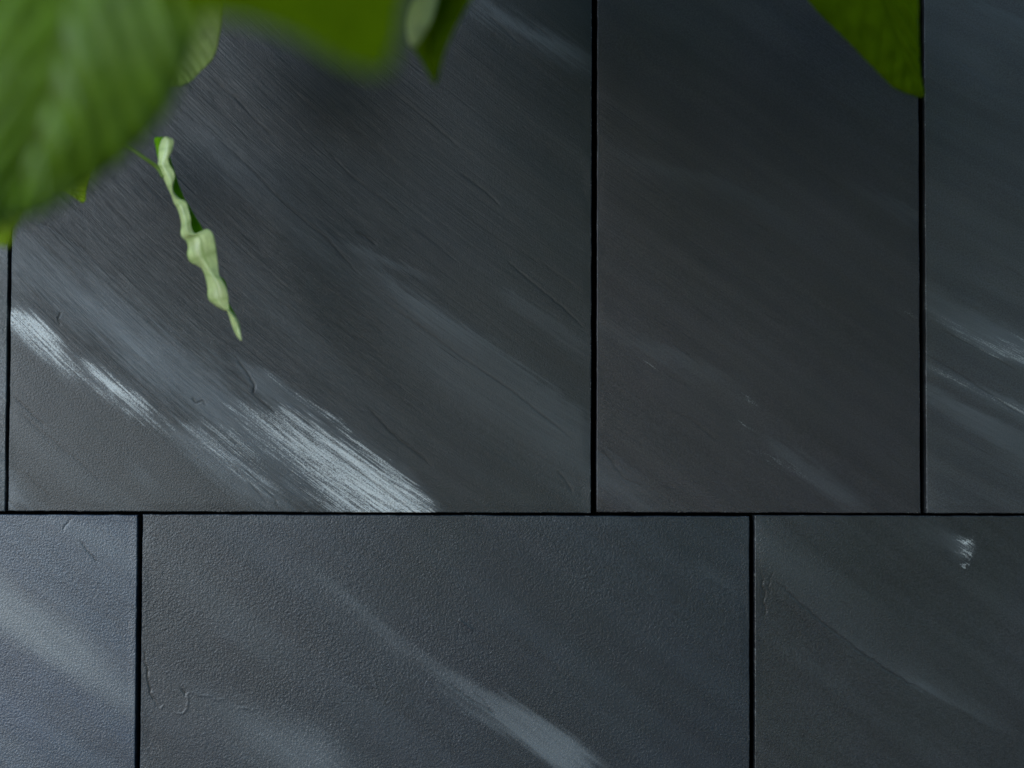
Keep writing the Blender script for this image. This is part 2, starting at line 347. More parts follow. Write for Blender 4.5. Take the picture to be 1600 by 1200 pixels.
def build_slab(name, u0, u1, v0, v1, vref, kind, mat, seed, ridge_f, leather_f, yoff=0.0):
    """a rectangular slab whose front corners sit where the photo shows them"""
    uref = min(max((u0 + u1) / 2, 300), 1300)
    X0 = on_wall(u0, vref)[0]; X1 = on_wall(u1, vref)[0]
    Z1 = on_wall(uref, v0)[2]; Z0 = on_wall(uref, v1)[2]
    fx0 = on_wall(-30, 600)[0]; fx1 = on_wall(1630, 600)[0]
    fz0 = on_wall(800, 1225)[2]; fz1 = on_wall(800, -25)[2]
    st = 1.6 * MM
    xs = axis(X0, X1, fx0, fx1, st, .03); zs = axis(Z0, Z1, fz0, fz1, st, .03)
    # chamfer: two extra lines next to each border
    e = .0007
    xs = np.concatenate([[xs[0]], [xs[0] + e], xs[1:-1], [xs[-1] - e], [xs[-1]]])
    zs = np.concatenate([[zs[0]], [zs[0] + e], zs[1:-1], [zs[-1] - e], [zs[-1]]])
    X, Z = np.meshgrid(xs, zs)
    ny, nx = X.shape
    U, V = wall_to_px(X, Z)
    chalk = np.zeros_like(X); soft = np.zeros_like(X); dark = np.zeros_like(X); rel = np.zeros_like(X)
    T = flow_t(kind, U, V)
    streak = fbm(U / 60, T / 5.0, seed, 4) - .5
    streak2 = fbm(U / 22, T / 2.6, seed + 5, 3) - .5
    blob = fbm(U / 14, V / 14, seed + 8, 3) - .5
    for kd, st_, sb, en, pts in STROKES:
        p = np.array(pts, float)
        if p[-1, 0] < u0 or p[0, 0] > u1 or p[:, 2].max() < v0 - 30 or p[:, 1].min() > v1 + 30: continue
        cu = .5 * (p[:, 0].min() + p[:, 0].max()); cv = .5 * (p[:, 1].min() + p[:, 2].max())
        if not (u0 - 8 < min(max(cu, 0), 1600) < u1 + 8 and v0 - 2 < cv < v1 + 2): continue
        top = np.interp(U, p[:, 0], p[:, 1]); bot = np.interp(U, p[:, 0], p[:, 2])
        amp = np.interp(U, p[:, 0], p[:, 3], left=0 if p[0, 3] == 0 else None, right=0 if p[-1, 3] == 0 else None)
        if p[0, 0] > u0 + 2: amp = amp * sstep(p[0, 0] - 4, p[0, 0] + 26 + (40 if kd == 'soft' else 0), U + streak * 60) if p[0, 3] > 0 else amp
        if p[-1, 0] < u1 - 2: amp = amp * (1 - sstep(p[-1, 0] - 26 - (50 if kd == 'soft' else 0), p[-1, 0] + 2, U + streak * 60)) if p[-1, 3] > 0 else amp
        w = en * (streak * 3.2 + streak2 * 1.6 + blob * .8)
        Vn = V + w
        m = sstep(top - st_, top + st_, Vn) * (1 - sstep(bot - sb, bot + sb, Vn)) * amp
        if kd == 'chalk':
            if p[-1, 0] - p[0, 0] < 36 and p[0, 0] > 1450: m = np.clip(m * 2.6, 0, .9)
            chalk = np.maximum(chalk, m)
            hz = np.clip((Vn - top + 22) / 26, 0, 1) * np.clip((bot + 26 - Vn) / 30, 0, 1); hz = hz * hz * (3 - 2 * hz)
            hz = hz * amp * (.38 if (bot - top).max() > 12 else .12) * (p[:, 3].max() > .3) * (p[-1, 0] - p[0, 0] > 50)
            soft = soft + hz * (1 - soft)
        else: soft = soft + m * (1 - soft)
    for dep, hw, dk, pts in CRACKS:
        p = np.array(pts, float)
        if not (u0 < p[:, 0].mean() < u1 and v0 < p[:, 1].mean() < v1): continue
        # roughened polyline
        jit = 1.3 if v0 > 800 else .45
        q = [p[0]]
        for a, b in zip(p[:-1], p[1:]):
            n = max(1, int(np.hypot(*(b - a)) / 7))
            for k in range(1, n + 1):
                c = a + (b - a) * k / n
                if k < n: c = c + np.array([rr.uniform(-jit, jit), rr.uniform(-jit, jit)])
                q.append(c)
        q = np.array(q)
        ulo, uhi = q[:, 0].min() - 8, q[:, 0].max() + 8; vlo, vhi = q[:, 1].min() - 8, q[:, 1].max() + 8
        ci = np.where((U[ny // 2] > ulo) & (U[ny // 2] < uhi))[0]
        ri = np.where((V[:, nx // 2] > vlo - 4) & (V[:, nx // 2] < vhi + 4))[0]
        if len(ci) < 2 or len(ri) < 2: continue
        sl = (slice(ri[0], ri[-1] + 1), slice(ci[0], ci[-1] + 1))
        uu, vv = U[sl], V[sl]; best = np.full(uu.shape, 1e9); pr = np.zeros(uu.shape)
        L_ = len(q) - 1
        for k in range(L_):
            a, b = q[k], q[k + 1]; d = b - a; l2 = (d * d).sum() + 1e-9
            t = np.clip(((uu - a[0]) * d[0] + (vv - a[1]) * d[1]) / l2, 0, 1)
            ds = np.hypot(uu - a[0] - t * d[0], vv - a[1] - t * d[1])
            g = ds < best; best = np.where(g, ds, best); pr = np.where(g, (k + t) / L_, pr)
        fade = np.clip(np.minimum(pr, 1 - pr) * 6 + .25, 0, 1)
        m = np.clip(1.5 * (1 - best / (hw * 1.35)), 0, 1) * fade
        rel[sl] += -dep * 1.1 * m; dark[sl] = np.maximum(dark[sl], min(1.0, dk * 1.7) * m)
    ridge = ridge_f(U, V); leath = leather_f(U, V)
    # broad cleft undulation, shallow
    und = (fbm(U / 260, T / 70, seed + 20, 4) - .5) * 1.2
    step = np.floor(fbm(U / 300, T / 60, seed + 30, 3) * 9) * .05 * np.clip(ridge, 0, 1)
    inner = np.minimum(np.minimum(X - X0, X1 - X), np.minimum(Z - Z0, Z1 - Z))
    Y = -(und + step + rel) * .001 * sstep(0, .01, inner) - rel * 0
    Y += yoff
    # chamfer + wavy arris
    edge = inner < 1e-6
    Y[edge] += .0006
    jx = (fbm(Z * 70, Z * 0 + 3.3, seed + 40, 4) - .5) * .0008
    jz = (fbm(X * 70, X * 0 + 7.7, seed + 41, 4) - .5) * .0009
    Xm = X.copy(); Zm = Z.copy()
    Xm[:, :2] += jx[:, :2]; Xm[:, -2:] += jx[:, -2:]; Zm[:2] += jz[:2]; Zm[-2:] += jz[-2:]
    nick = (vnoise(X * 55, Z * 55, seed + 50) > .80) & edge
    Y[nick] += .0006
    # arris dust: pale worn line along the edges
    arr = (inner < .0009)
    chalk = np.where(arr & (fbm(X * 90, Z * 90, seed + 60, 3) > .56), np.maximum(chalk, .22), chalk)
    co = np.stack([Xm, Y, Zm], -1).reshape(-1, 3)
    idx = np.arange(ny * nx).reshape(ny, nx)
    q = np.stack([idx[:-1, :-1], idx[:-1, 1:], idx[1:, 1:], idx[1:, :-1]], -1).reshape(-1, 4)
    ring = np.concatenate([idx[0, :], idx[1:, -1], idx[-1, -2::-1], idx[-2:0:-1, 0]])
    nr = len(ring); base = len(co)
    back = co[ring].copy(); back[:, 1] = .020 + yoff
    co = np.concatenate([co, back])
    r2 = np.roll(ring, -1); b1 = base + np.arange(nr); b2 = np.roll(b1, -1)
    sides = np.stack([ring, b1, b2, r2], -1)
    # back face from 4 corners
    quads = np.concatenate([q, sides])
    me = bpy.data.meshes.new(name)
    nv = len(co); nf = len(quads)
    me.vertices.add(nv); me.vertices.foreach_set('co', co.astype(np.float32).ravel())
    me.loops.add(nf * 4); me.loops.foreach_set('vertex_index', quads.astype(np.int32).ravel())
    me.polygons.add(nf); me.polygons.foreach_set('loop_start', np.arange(0, nf * 4, 4, dtype=np.int32))
    me.polygons.foreach_set('loop_total', np.full(nf, 4, np.int32))
    sm = np.ones(nf, bool); sm[len(q):] = False
    me.polygons.foreach_set('use_smooth', sm)
    me.update(calc_edges=True)
    def at_(n, a, extra=0.0):
        A = me.attributes.new(n, 'FLOAT', 'POINT')
        A.data.foreach_set('value', np.concatenate([a.ravel(), np.full(nr, extra)]).astype(np.float32))
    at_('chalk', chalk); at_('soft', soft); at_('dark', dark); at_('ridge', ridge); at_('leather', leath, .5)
    uvl = me.uv_layers.new(name='flow')
    fl = np.stack([U * MM, T * MM], -1).reshape(-1, 2)
    fl = np.concatenate([fl, fl[ring]])
    uvl.data.foreach_set('uv', fl[quads.ravel()].astype(np.float32).ravel())
    me.materials.append(mat)
    me.validate()
    o = bpy.data.objects.new(name, me); COL.objects.link(o)
    c = Vector(((X0 + X1) / 2, 0, Z0))
    me.transform(Matrix.Translation(-c)); o.location = c
    return o

one = lambda a: (lambda U, V: np.full_like(U, a))
def ridge_wide(U, V):
    f = 1 - .75 * sstep(450, 900, U + (V - 400) * .1)
    low = sstep(0, 140, 620 - V + (U - 100) * .72)      # fades towards the lower-left corner
    return np.clip(f * (.18 + .82 * low), 0, 1)
def leath_wide(U, V):
    return .30 + .30 * (1 - sstep(0, 140, 620 - V + (U - 100) * .72))
def leath_low(U, V): return .95 - .35 * sstep(900, 1600, U)

m1 = slate_material('slate_wide', (.023, .029, .033), 1.3, .43)
m2 = slate_material('slate_middle', (.053, .051, .055), 4.1, .35)
m3 = slate_material('slate_right', (.072, .077, .083), 7.7, .35)
m4 = slate_material('slate_far_left', (.048, .062, .072), 9.2)
m5 = slate_material('slate_low_left', (.060, .086, .122), 12.4)  # lighter, bluer tint: part of the lower-left sky sheen is put into the colour
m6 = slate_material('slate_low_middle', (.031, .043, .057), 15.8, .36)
m7 = slate_material('slate_low_right', (.040, .047, .053), 18.9)

TOP, BOT = -420, 1660
G = 'dark stone slabs of the wall'
slabs = [
 ('stone_panel', -900, 7.5, TOP, 800.2, 790, 'wide', m4, 1, one(.5), one(.4), .0002, 'narrow strip of dark slab left of the large streaked slab'),
 ('stone_panel', 12.7, 923.2, TOP, 800.2, 795, 'wide', m1, 2, ridge_wide, leath_wide, 0, 'large ridged dark slab with the brightest white streaks, behind the curled leaf'),
 ('stone_panel', 932.0, 1438.2, TOP, 801.2, 795, 'mid', m2, 3, one(.7), one(.5), .0004, 'narrow smooth charcoal upper slab with only faint marks, right of the large streaked one'),
 ('stone_panel', 1447.6, 2350, TOP, 801.2, 795, 'right', m3, 4, one(.55), one(.5), 0, 'dark slab in the upper right corner with pale slanting bands at its left edge'),
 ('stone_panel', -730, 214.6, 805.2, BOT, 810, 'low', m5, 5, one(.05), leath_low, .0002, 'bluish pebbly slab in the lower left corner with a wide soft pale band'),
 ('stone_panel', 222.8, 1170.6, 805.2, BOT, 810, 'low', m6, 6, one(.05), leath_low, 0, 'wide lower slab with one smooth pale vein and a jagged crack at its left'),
 ('stone_panel', 1179.2, 2125, 805.4, BOT, 810, 'low', m7, 7, one(.05), leath_low, .0003, 'lower right slab with a small brushed white mark and a thin diagonal ridge'),
]
for (nm, a, b, c, d, vr, kd, mt, sd, rf, lf, yo, lab) in slabs:
    o = build_slab(nm, a, b, c, d, vr, kd, mt, sd, rf, lf, yo)
    setp(o, lab, 'stone panel', G)

# backing wall behind the open joints
mb = bpy.data.materials.new('black_membrane'); mb.use_nodes = True
b_ = mb.node_tree.nodes['Principled BSDF']; b_.inputs['Roughness'].default_value = .95
nz = N(mb.node_tree, 'ShaderNodeTexNoise'); nz.inputs['Scale'].default_value = 60
mb.node_tree.links.new(mixc(mb.node_tree, nz.outputs[0], (.002, .002, .002), (.005, .005, .005)), b_.inputs['Base Color'])
b_.inputs['Specular IOR Level'].default_value = .1
def box(name, lo, hi, mat):
    v = [(x, y, z) for x in (lo[0], hi[0]) for y in (lo[1], hi[1]) for z in (lo[2], hi[2])]
    f = [(0,1,3,2),(4,6,7,5),(0,4,5,1),(2,3,7,6),(0,2,6,4),(1,5,7,3)]
    me = bpy.data.meshes.new(name); me.from_pydata(v, [], f); me.materials.append(mat)
    o = bpy.data.objects.new(name, me); COL.objects.link(o); return o
w = box('backing_wall', (-1.15, .045, .75), (1.1, .12, 2.2), mb)
setp(w, 'black backing wall seen as dark lines in the open joints between slabs', 'wall')

# ------------------------------------------------------------------ leaves
def leaf_material(name, col, vein, transl, rough=.45, spec=.4, tcol=None, sat=0.0):
    m = bpy.data.materials.new(name); m.use_nodes = True; nt = m.node_tree; L = nt.links
    b = nt.nodes['Principled BSDF']; out = nt.nodes['Material Output']
    a = N(nt, 'ShaderNodeAttribute'); a.attribute_name = 'vein'
    tc = N(nt, 'ShaderNodeTexCoord')
    n = N(nt, 'ShaderNodeTexNoise'); n.inputs['Scale'].default_value = 70; n.inputs['Detail'].default_value = 4
    L.new(tc.outputs['Object'], n.inputs[0])
    n2 = N(nt, 'ShaderNodeTexVoronoi'); n2.feature = 'DISTANCE_TO_EDGE'; n2.inputs['Scale'].default_value = 420
    L.new(tc.outputs['Object'], n2.inputs[0])
    c = mixc(nt, ramp(nt, n.outputs[0], .3, .7), tuple(x * .82 for x in col), tuple(x * 1.18 for x in col))
    c = mixc(nt, ramp(nt, n2.outputs[0], 0, .12, .25, 0), c, vein)
    c = mixc(nt, a.outputs['Fac'], c, vein)
    L.new(c, b.inputs['Base Color']); b.inputs['Roughness'].default_value = rough
    b.inputs['Specular IOR Level'].default_value = spec
    bp = N(nt, 'ShaderNodeBump'); bp.inputs['Distance'].default_value = .0003; bp.inputs['Strength'].default_value = .6
    L.new(n.outputs[0], bp.inputs['Height']); L.new(bp.outputs[0], b.inputs['Normal'])
    t = N(nt, 'ShaderNodeBsdfTranslucent')
    t.inputs[0].default_value = (*(tcol or (col[0] * 1.5, col[1] * 1.4, col[2] * .4)), 1)
    mx = N(nt, 'ShaderNodeMixShader'); mx.inputs[0].default_value = transl
    L.new(b.outputs[0], mx.inputs[1]); L.new(t.outputs[0], mx.inputs[2]); L.new(mx.outputs[0], out.inputs[0])
    return m

def stem_material():
    m = bpy.data.materials.new('green_stem'); m.use_nodes = True; nt = m.node_tree
    b = nt.nodes['Principled BSDF']; n = N(nt, 'ShaderNodeTexNoise'); n.inputs['Scale'].default_value = 90
    nt.links.new(mixc(nt, n.outputs[0], (.12, .22, .02), (.20, .32, .05)), b.inputs['Base Color'])
    b.inputs['Roughness'].default_value = .5
    return m
MSTEM = stem_material()

def catmull(rows, n):
    rows = np.array(rows, float); m = len(rows)
    P = np.vstack([2 * rows[0] - rows[1], rows, 2 * rows[-1] - rows[-2]])
    out = []
    for x in np.linspace(0, m - 1, n):
        i = min(int(x), m - 2); t = x - i
        p0, p1, p2, p3 = P[i], P[i + 1], P[i + 2], P[i + 3]
        out.append(.5 * ((2 * p1) + (-p0 + p2) * t + (2 * p0 - 5 * p1 + 4 * p2 - p3) * t * t + (-p0 + 3 * p1 - 3 * p2 + p3) * t**3))
    return np.array(out)

def sheet(name, grid, vein, mats, thick, parent):
    """grid: (rows, cols, 3) points -> one leaf blade with real thickness"""
    nr, nc, _ = grid.shape
    me = bpy.data.meshes.new(name)
    idx = np.arange(nr * nc).reshape(nr, nc)
    q = np.stack([idx[:-1, :-1], idx[:-1, 1:], idx[1:, 1:], idx[1:, :-1]], -1).reshape(-1, 4)
    me.from_pydata(grid.reshape(-1, 3).tolist(), [], q.tolist())
    for p in me.polygons: p.use_smooth = True
    A = me.attributes.new('vein', 'FLOAT', 'POINT'); A.data.foreach_set('value', vein.ravel().astype(np.float32))
    for m in mats: me.materials.append(m)
    o = bpy.data.objects.new(name, me); COL.objects.link(o)
    sd = o.modifiers.new('thickness', 'SOLIDIFY'); sd.thickness = thick; sd.offset = 0
    if len(mats) > 1: sd.material_offset = 1; sd.use_rim = True
    if parent: o.parent = parent; o.matrix_parent_inverse = parent.matrix_world.inverted()
    return o

def leaf(name, rows, mats, parent, n_vein=9, pleat=.0, skew=.55, nr=70, nc=41, cup=0.0, serr=0.0, label=None, thick=.0004, vw=.10, vamt=.6, wave=0.0):
    """rows: (Lu,Lv,dL, Mu,Mv,dM, Ru,Rv,dR) from base to tip, distances in metres in front of the lens"""
    g = catmull(rows, nr)
    Lp = at(g[:, 0], g[:, 1], g[:, 2]); Mp = at(g[:, 3], g[:, 4], g[:, 5]); Rp = at(g[:, 6], g[:, 7], g[:, 8])
    t = np.linspace(-1, 1, nc); S = np.linspace(0, 1, nr)
    grid = np.zeros((nr, nc, 3)); vein = np.zeros((nr, nc))
    for j, tt in enumerate(t):
        E = Lp if tt < 0 else Rp
        k = abs(tt)
        ease = k
        grid[:, j] = Mp + (E - Mp) * ease
    # per-vertex normal (towards the camera)
    du = np.gradient(grid, axis=0); dv = np.gradient(grid, axis=1)
    nrm = np.cross(dv, du); nrm /= np.linalg.norm(nrm, axis=-1, keepdims=True) + 1e-12
    tocam = _C - grid
    s = np.sign((nrm * tocam).sum(-1, keepdims=True).mean()); nrm *= s
    width = np.linalg.norm(Lp - Rp, axis=-1)[:, None]
    TT = np.abs(t)[None, :]; SS = S[:, None] * np.ones_like(TT)
    ph = (SS - skew * TT * (.35 + .65 * width / width.max()) * .5 ) * n_vein
    fr = np.abs(ph - np.round(ph)) * 2            # 0 on a vein, 1 between
    edge = np.clip((1 - TT) * 6, 0, 1)
    grid += nrm * (pleat * np.sin(fr * math.pi / 2) ** 1.0 * np.clip(TT * 4, 0, 1) * (.3 + .7 * edge))[..., None]
    grid += nrm * (cup * TT ** 2 * width)[..., None]
    if wave:
        grid += nrm * (wave * TT ** 2 * np.sin(SS * 17 + np.sign(t)[None, :] * 1.3))[..., None]
    if serr:
        sgn = np.sign(t)[None, :, None]
        out = (grid - Mp[:, None, :]); ln = np.linalg.norm(out, axis=-1, keepdims=True) + 1e-9
        saw = (SS * n_vein * 4) % 1
        grid += out / ln * (serr * saw * (TT > .98))[..., None]
    vein = np.maximum(np.clip(1 - fr / vw, 0, 1) * vamt * np.clip(1.25 - TT, 0, 1), np.clip(1 - TT / .035, 0, 1) * .9)
    o = sheet(name, grid, vein, mats[::-1], thick, parent)
    if label: o['label'] = label
    return o

def tube(name, pts, radii, parent, mat=MSTEM, nseg=10):
    pts = np.array(pts, float); n = 24
    pr = catmull(np.hstack([pts, np.array(radii)[:, None]]), n)
    vs, fs = [], []
    for i in range(n):
        p = Vector(pr[i, :3]); d = Vector(pr[min(i + 1, n - 1), :3] - pr[max(i - 1, 0), :3]).normalized()
        a = d.orthogonal().normalized() if i == 0 else (a_ - d * a_.dot(d)).normalized()
        a_ = a; b = d.cross(a)
        for k in range(nseg):
            w_ = 2 * math.pi * k / nseg
            vs.append(p + (a * math.cos(w_) + b * math.sin(w_)) * pr[i, 3])
    for i in range(n - 1):
        for k in range(nseg):
            fs.append((i * nseg + k, i * nseg + (k + 1) % nseg, (i + 1) * nseg + (k + 1) % nseg, (i + 1) * nseg + k))
    fs.append(tuple(range(nseg))); fs.append(tuple(reversed(range((n - 1) * nseg, n * nseg))))
    me = bpy.data.meshes.new(name); me.from_pydata([tuple(v) for v in vs], [], fs); me.materials.append(mat)
    for p in me.polygons: p.use_smooth = True
    o = bpy.data.objects.new(name, me); COL.objects.link(o)
    if parent: o.parent = parent; o.matrix_parent_inverse = parent.matrix_world.inverted()
    return o

def empty(name, loc, label, cat):
    e = bpy.data.objects.new(name, None); COL.objects.link(e); e.location = loc
    e.empty_display_size = .05
    bpy.context.view_layer.update()
    return setp(e, label, cat)

GR_TOP = leaf_material('leaf_upper_side', (.24, .44, .03), (.085, .14, .0005), .26, .36, .45, (.26, .46, .004))
GR_UND = leaf_material('leaf_under_side', (.11, .19, .07), (.16, .24, .10), .30, .6, .25, (.10, .18, .01))
DARK = leaf_material('leaf_dark_green', (.20, .32, .003), (.10, .18, .001), .5, .7, .05, (.38, .55, .002))  # one even saturated green, half translucent
PALE = leaf_material('leaf_pale_underside', (.82, .97, .42), (.42, .60, .16), .08, .38, .8, (.25, .36, .10))
DEEP = leaf_material('leaf_deep_green', (.28, .60, .01), (.2, .45, .01), .5, .6, .1, (.5, .9, .02))
MUTE = leaf_material('leaf_muted_green', (.24, .33, .075), (.42, .50, .18), .25, .55, .2, (.09, .14, .02))
YEL = leaf_material('leaf_yellow_green', (.32, .48, .006), (.24, .38, .004), .35, .5, .3, (.15, .28, .003))

# --- left branch
A = empty('leafy_branch', at(np.array(60), np.array(-420), .95), 'branch in the upper left corner with large blurred pleated leaf and thin curled leaf', 'branch')
a_stem0 = at(60, -420, .95)
tube('stem', [a_stem0, at(70, -330, .93), at(100, -230, .905)], [.004, .0032, .0022], A)
leaf('leaf', [(96,-235,.905, 100,-235,.905, 104,-235,.905), (-60,-200,.90, 104,-180,.90, 230,-190,.90), (-150,-80,.89, 106,-90,.893, 305,-90,.90),
              (-175,30,.885, 103,10,.888, 312,20,.90), (-165,130,.885, 92,90,.885, 290,110,.90), (-130,205,.885, 76,155,.885, 260,175,.90),
              (-95,265,.885, 56,215,.885, 212,232,.90), (-60,310,.885, 34,272,.885, 140,290,.90), (-25,340,.885, 16,318,.885, 84,326,.89), (-8,362,.885, 8,362,.885, 26,354,.885)],
     [GR_TOP, GR_UND], A, n_vein=8, pleat=.009, skew=1.15, cup=-.02, serr=.001, label='large out of focus leaf with pleated veins', vw=.42, vamt=.95)
# pale leaf behind it
tube('stem', [a_stem0, at(150, -300, 1.25), at(215, -170, 1.55)], [.004, .002, .0016], A)
leaf('leaf', [(213,-172,1.55, 215,-172,1.55, 217,-172,1.55), (150,-110,1.55, 225,-110,1.56, 310,-120,1.55), (140,-20,1.55, 245,-30,1.57, 344,-20,1.56), (170,60,1.55, 258,40,1.57, 349,28,1.56),
              (205,105,1.55, 270,85,1.565, 338,85,1.56), (240,130,1.55, 278,115,1.56, 315,112,1.56), (262,138,1.55, 282,134,1.555, 300,128,1.555), (276,136,1.55, 285,136,1.55, 292,132,1.55)],
     [MUTE, GR_UND], A, n_vein=9, pleat=.0015, skew=1.1, cup=.03, label='muted green leaf tip peeping out beside the large leaf', vw=.12, vamt=.7)
# yellow-green leaf at the left edge with its tip over the joint
tube('stem', [a_stem0, at(-60, -200, 1.1), at(-90, 40, 1.3)], [.004, .002, .0015], A)
leaf('leaf', [(-92,40,1.3, -90,40,1.3, -88,40,1.3), (-150,120,1.3, -70,110,1.3, 30,110,1.3), (-150,220,1.3, -50,200,1.3, 70,210,1.3), (-110,300,1.3, -20,285,1.3, 60,300,1.3), (-60,350,1.3, 0,340,1.3, 36,342,1.3), (-10,380,1.3, 10,372,1.3, 22,366,1.3), (8,386,1.3, 13,388,1.3, 16,384,1.3)],
     [YEL, GR_UND], A, n_vein=8, pleat=.002, label='bright yellow green leaf tip at the left edge')
tube('stem', [a_stem0, at(40, -100, 1.4), at(60, 150, 1.6)], [.004, .0016, .0010], A)
leaf('leaf', [(59,150,1.6, 60,150,1.6, 61,150,1.6), (20,200,1.6, 72,190,1.6, 120,195,1.6), (40,255,1.6, 95,245,1.6, 150,240,1.6), (85,290,1.6, 112,285,1.6, 142,275,1.6), (108,304,1.6, 120,304,1.6, 136,296,1.6), (126,316,1.6, 130,318,1.6, 134,314,1.6)],
     [YEL, GR_UND], A, n_vein=8, pleat=.001, label='small yellow green leaf tip below the large leaf')
# curled leaf, folded like a taco along its left side
cs = 1 / 3.157
def c_(x, y): return (150 + x * cs, 180 + y * cs)
tube('stem', [at(60, 150, 1.6), at(150, 200, 1.61), at(*c_(160, 158), 1.61), at(*c_(230, 205), 1.61), at(*c_(300, 256), 1.615), at(*c_(330, 305), 1.615)], [.0012, .0014, .0016, .0017, .0019, .0014], A)
crow = [  # fold(left), front flap right edge, back flap right edge
 ((340,107),(352,106),(346,108)), ((325,120),(379,120),(340,120)), ((313,152),(383,140),(350,150)), ((309,190),(374,180),(350,190)), ((308,225),(358,212),(364,205)), ((306,250),(362,240),(375,238)),
 ((318,285),(384,280),(384,265)), ((338,322),(388,305),(392,292)), ((356,362),(382,340),(404,330)), ((374,400),(382,375),(422,375)), ((384,432),(412,412),(436,410)),
 ((402,462),(442,425),(452,434)), ((414,500),(455,462),(472,468)), ((421,540),(466,505),(496,510)), ((418,578),(470,550),(520,548)), ((424,602),(490,585),(527,568)), ((446,622),(545,562),(520,575)),
 ((454,652),(574,580),(530,600)), ((450,690),(588,625),(540,640)), ((466,724),(596,680),(550,690)), ((500,742),(602,735),(560,740)), ((524,760),(607,785),(575,780)),
 ((540,800),(622,815),(628,806)), ((550,850),(642,852),(645,846)), ((554,905),(652,890),(648,884)), ((588,938),(654,925),(650,915)), ((628,962),(656,950),(662,940)),
 ((644,965),(662,962),(674,960)), ((656,990),(680,985),(686,982)), ((668,1030),(702,1012),(694,1004)), ((684,1070),(710,1042),(700,1040)), ((700,1098),(714,1080),(706,1080)), ((714,1112),(718,1112),(716,1111))]
rows = []
for i, (a, b, c) in enumerate(crow):
    a = c_(*a); b = c_(*b); c = c_(*c); rows.append([*a, *b, *c])
g = catmull(rows, 130); nc = 28; grid = np.zeros((130, 2 * nc - 1, 3))
for i in range(130):
    s = i / 129
    wob = .0016 * math.sin(s * 23) + .0008 * math.sin(s * 41 + 1)
    for j in range(nc):                         # front flap: right edge -> fold
        k = j / (nc - 1)
        u = g[i, 2] + (g[i, 0] - g[i, 2]) * k; v = g[i, 3] + (g[i, 1] - g[i, 3]) * k
        dd = 1.612 + .006 * (k ** 4) - .0015 * math.sin(k * math.pi) + wob * (1 - k) + .0003 * math.sin(k * 9 + s * 30)
        grid[i, j] = at(u, v, dd)
    for j in range(1, nc):                      # back flap: fold -> right edge
        k = j / (nc - 1)
        u = g[i, 0] + (g[i, 4] - g[i, 0]) * k; v = g[i, 1] + (g[i, 5] - g[i, 1]) * k
        dd = 1.618 + .007 * math.sqrt(k) + .3 * wob * k
        grid[i, nc - 1 + j] = at(u, v, dd)
vein = np.zeros(grid.shape[:2]); 
for i in range(130):
    vein[i, nc - 2:nc + 1] = .7; vein[i, 12:14] = np.maximum(vein[i, 12:14], .8)
    vein[i, ::7] = np.maximum(vein[i, ::7], .35)
    vein[i] = np.maximum(vein[i], .6 * max(0, 1 - abs(((i + 6) % 11) - 5) / 1.6))
sheet('leaf', grid, vein, [PALE, DEEP], .0004, A)['label'] = 'thin curled leaf with pale underside twisting down in front of the slab'
curl0 = A.children[-1]
g2 = catmull([[*c_(296,109), *c_(334,107)], [*c_(289,118), *c_(335,120)], [*c_(290,138), *c_(330,140)], [*c_(296,165), *c_(322,168)], [*c_(302,195), *c_(316,198)], [*c_(307,220), *c_(311,222)]], 24)
gr = np.zeros((24, 9, 3))
for i in range(24):
    for j in range(9):
        k = j / 8
        gr[i, j] = at(g2[i, 0] + (g2[i, 2] - g2[i, 0]) * k, g2[i, 1] + (g2[i, 3] - g2[i, 1]) * k, 1.622 - .003 * math.sin(k * 3))
lb = sheet('leaf_lobe', gr, np.zeros((24, 9)), [DEEP], .0004, None); lb.parent = curl0; lb.matrix_parent_inverse = curl0.matrix_world.inverted()
curl = [o for o in A.children if o.get('label', '').startswith('thin curled')][0]

# --- middle branch
B = empty('leafy_branch', at(np.array(520), np.array(-420), .8), 'leafy branch at the top edge with a very blurred leaf and a folded pointed leaf', 'branch')
b0 = at(520, -420, .8)
tube('stem', [b0, at(400, -330, .75), at(330, -220, .73)], [.004, .003, .0018], B)
leaf('leaf', [(328,-222,.73, 330,-222,.73, 332,-222,.73), (230,-130,.73, 370,-170,.73, 520,-200,.73), (235,-40,.73, 420,-100,.73, 640,-140,.73), (290,20,.73, 470,-40,.73, 650,-60,.73),
              (390,35,.73, 515,20,.73, 632,20,.73), (470,64,.73, 550,55,.73, 626,60,.73), (530,98,.73, 578,90,.73, 614,92,.73), (582,116,.73, 594,116,.73, 606,114,.73)],
     [DARK, DARK], B, n_vein=8, pleat=.002, skew=.9, label='very blurred dark green leaf nearest the lens', vw=.3)
tube('stem', [b0, at(640, -330, 1.0), at(720, -170, 1.27)], [.004, .002, .0014], B)
leaf('leaf', [(719,-170,1.27, 720,-170,1.27, 721,-170,1.27), (650,-110,1.27, 715,-110,1.275, 775,-110,1.27), (640,-40,1.27, 704,-30,1.28, 758,-40,1.27), (658,20,1.28, 690,20,1.285, 727,16,1.27), (644,66,1.29, 676,66,1.285, 703,62,1.27),
              (660,98,1.285, 678,98,1.28, 692,94,1.275), (674,124,1.28, 680,124,1.28, 685,122,1.28), (679,132,1.28, 680,133,1.28, 681,132,1.28)],
     [DARK, DARK], B, n_vein=8, pleat=.001, skew=.9, label='folded pointed leaf hanging from the top edge', vw=.2)
f = B.children[-1]
fr_ = leaf('folded_edge', [(672,-60,1.262, 678,-60,1.262, 684,-60,1.262), (658,-20,1.262, 672,-20,1.262, 688,-24,1.262), (642,14,1.262, 662,12,1.26, 682,6,1.262), (637,38,1.262, 655,36,1.26, 674,32,1.262), (639,60,1.262, 650,58,1.26, 662,54,1.262), (643,74,1.262, 647,73,1.262, 651,71,1.262)],
     [PALE, PALE], None, n_vein=6, pleat=.0005, label='pale underside of the folded leaf edge')
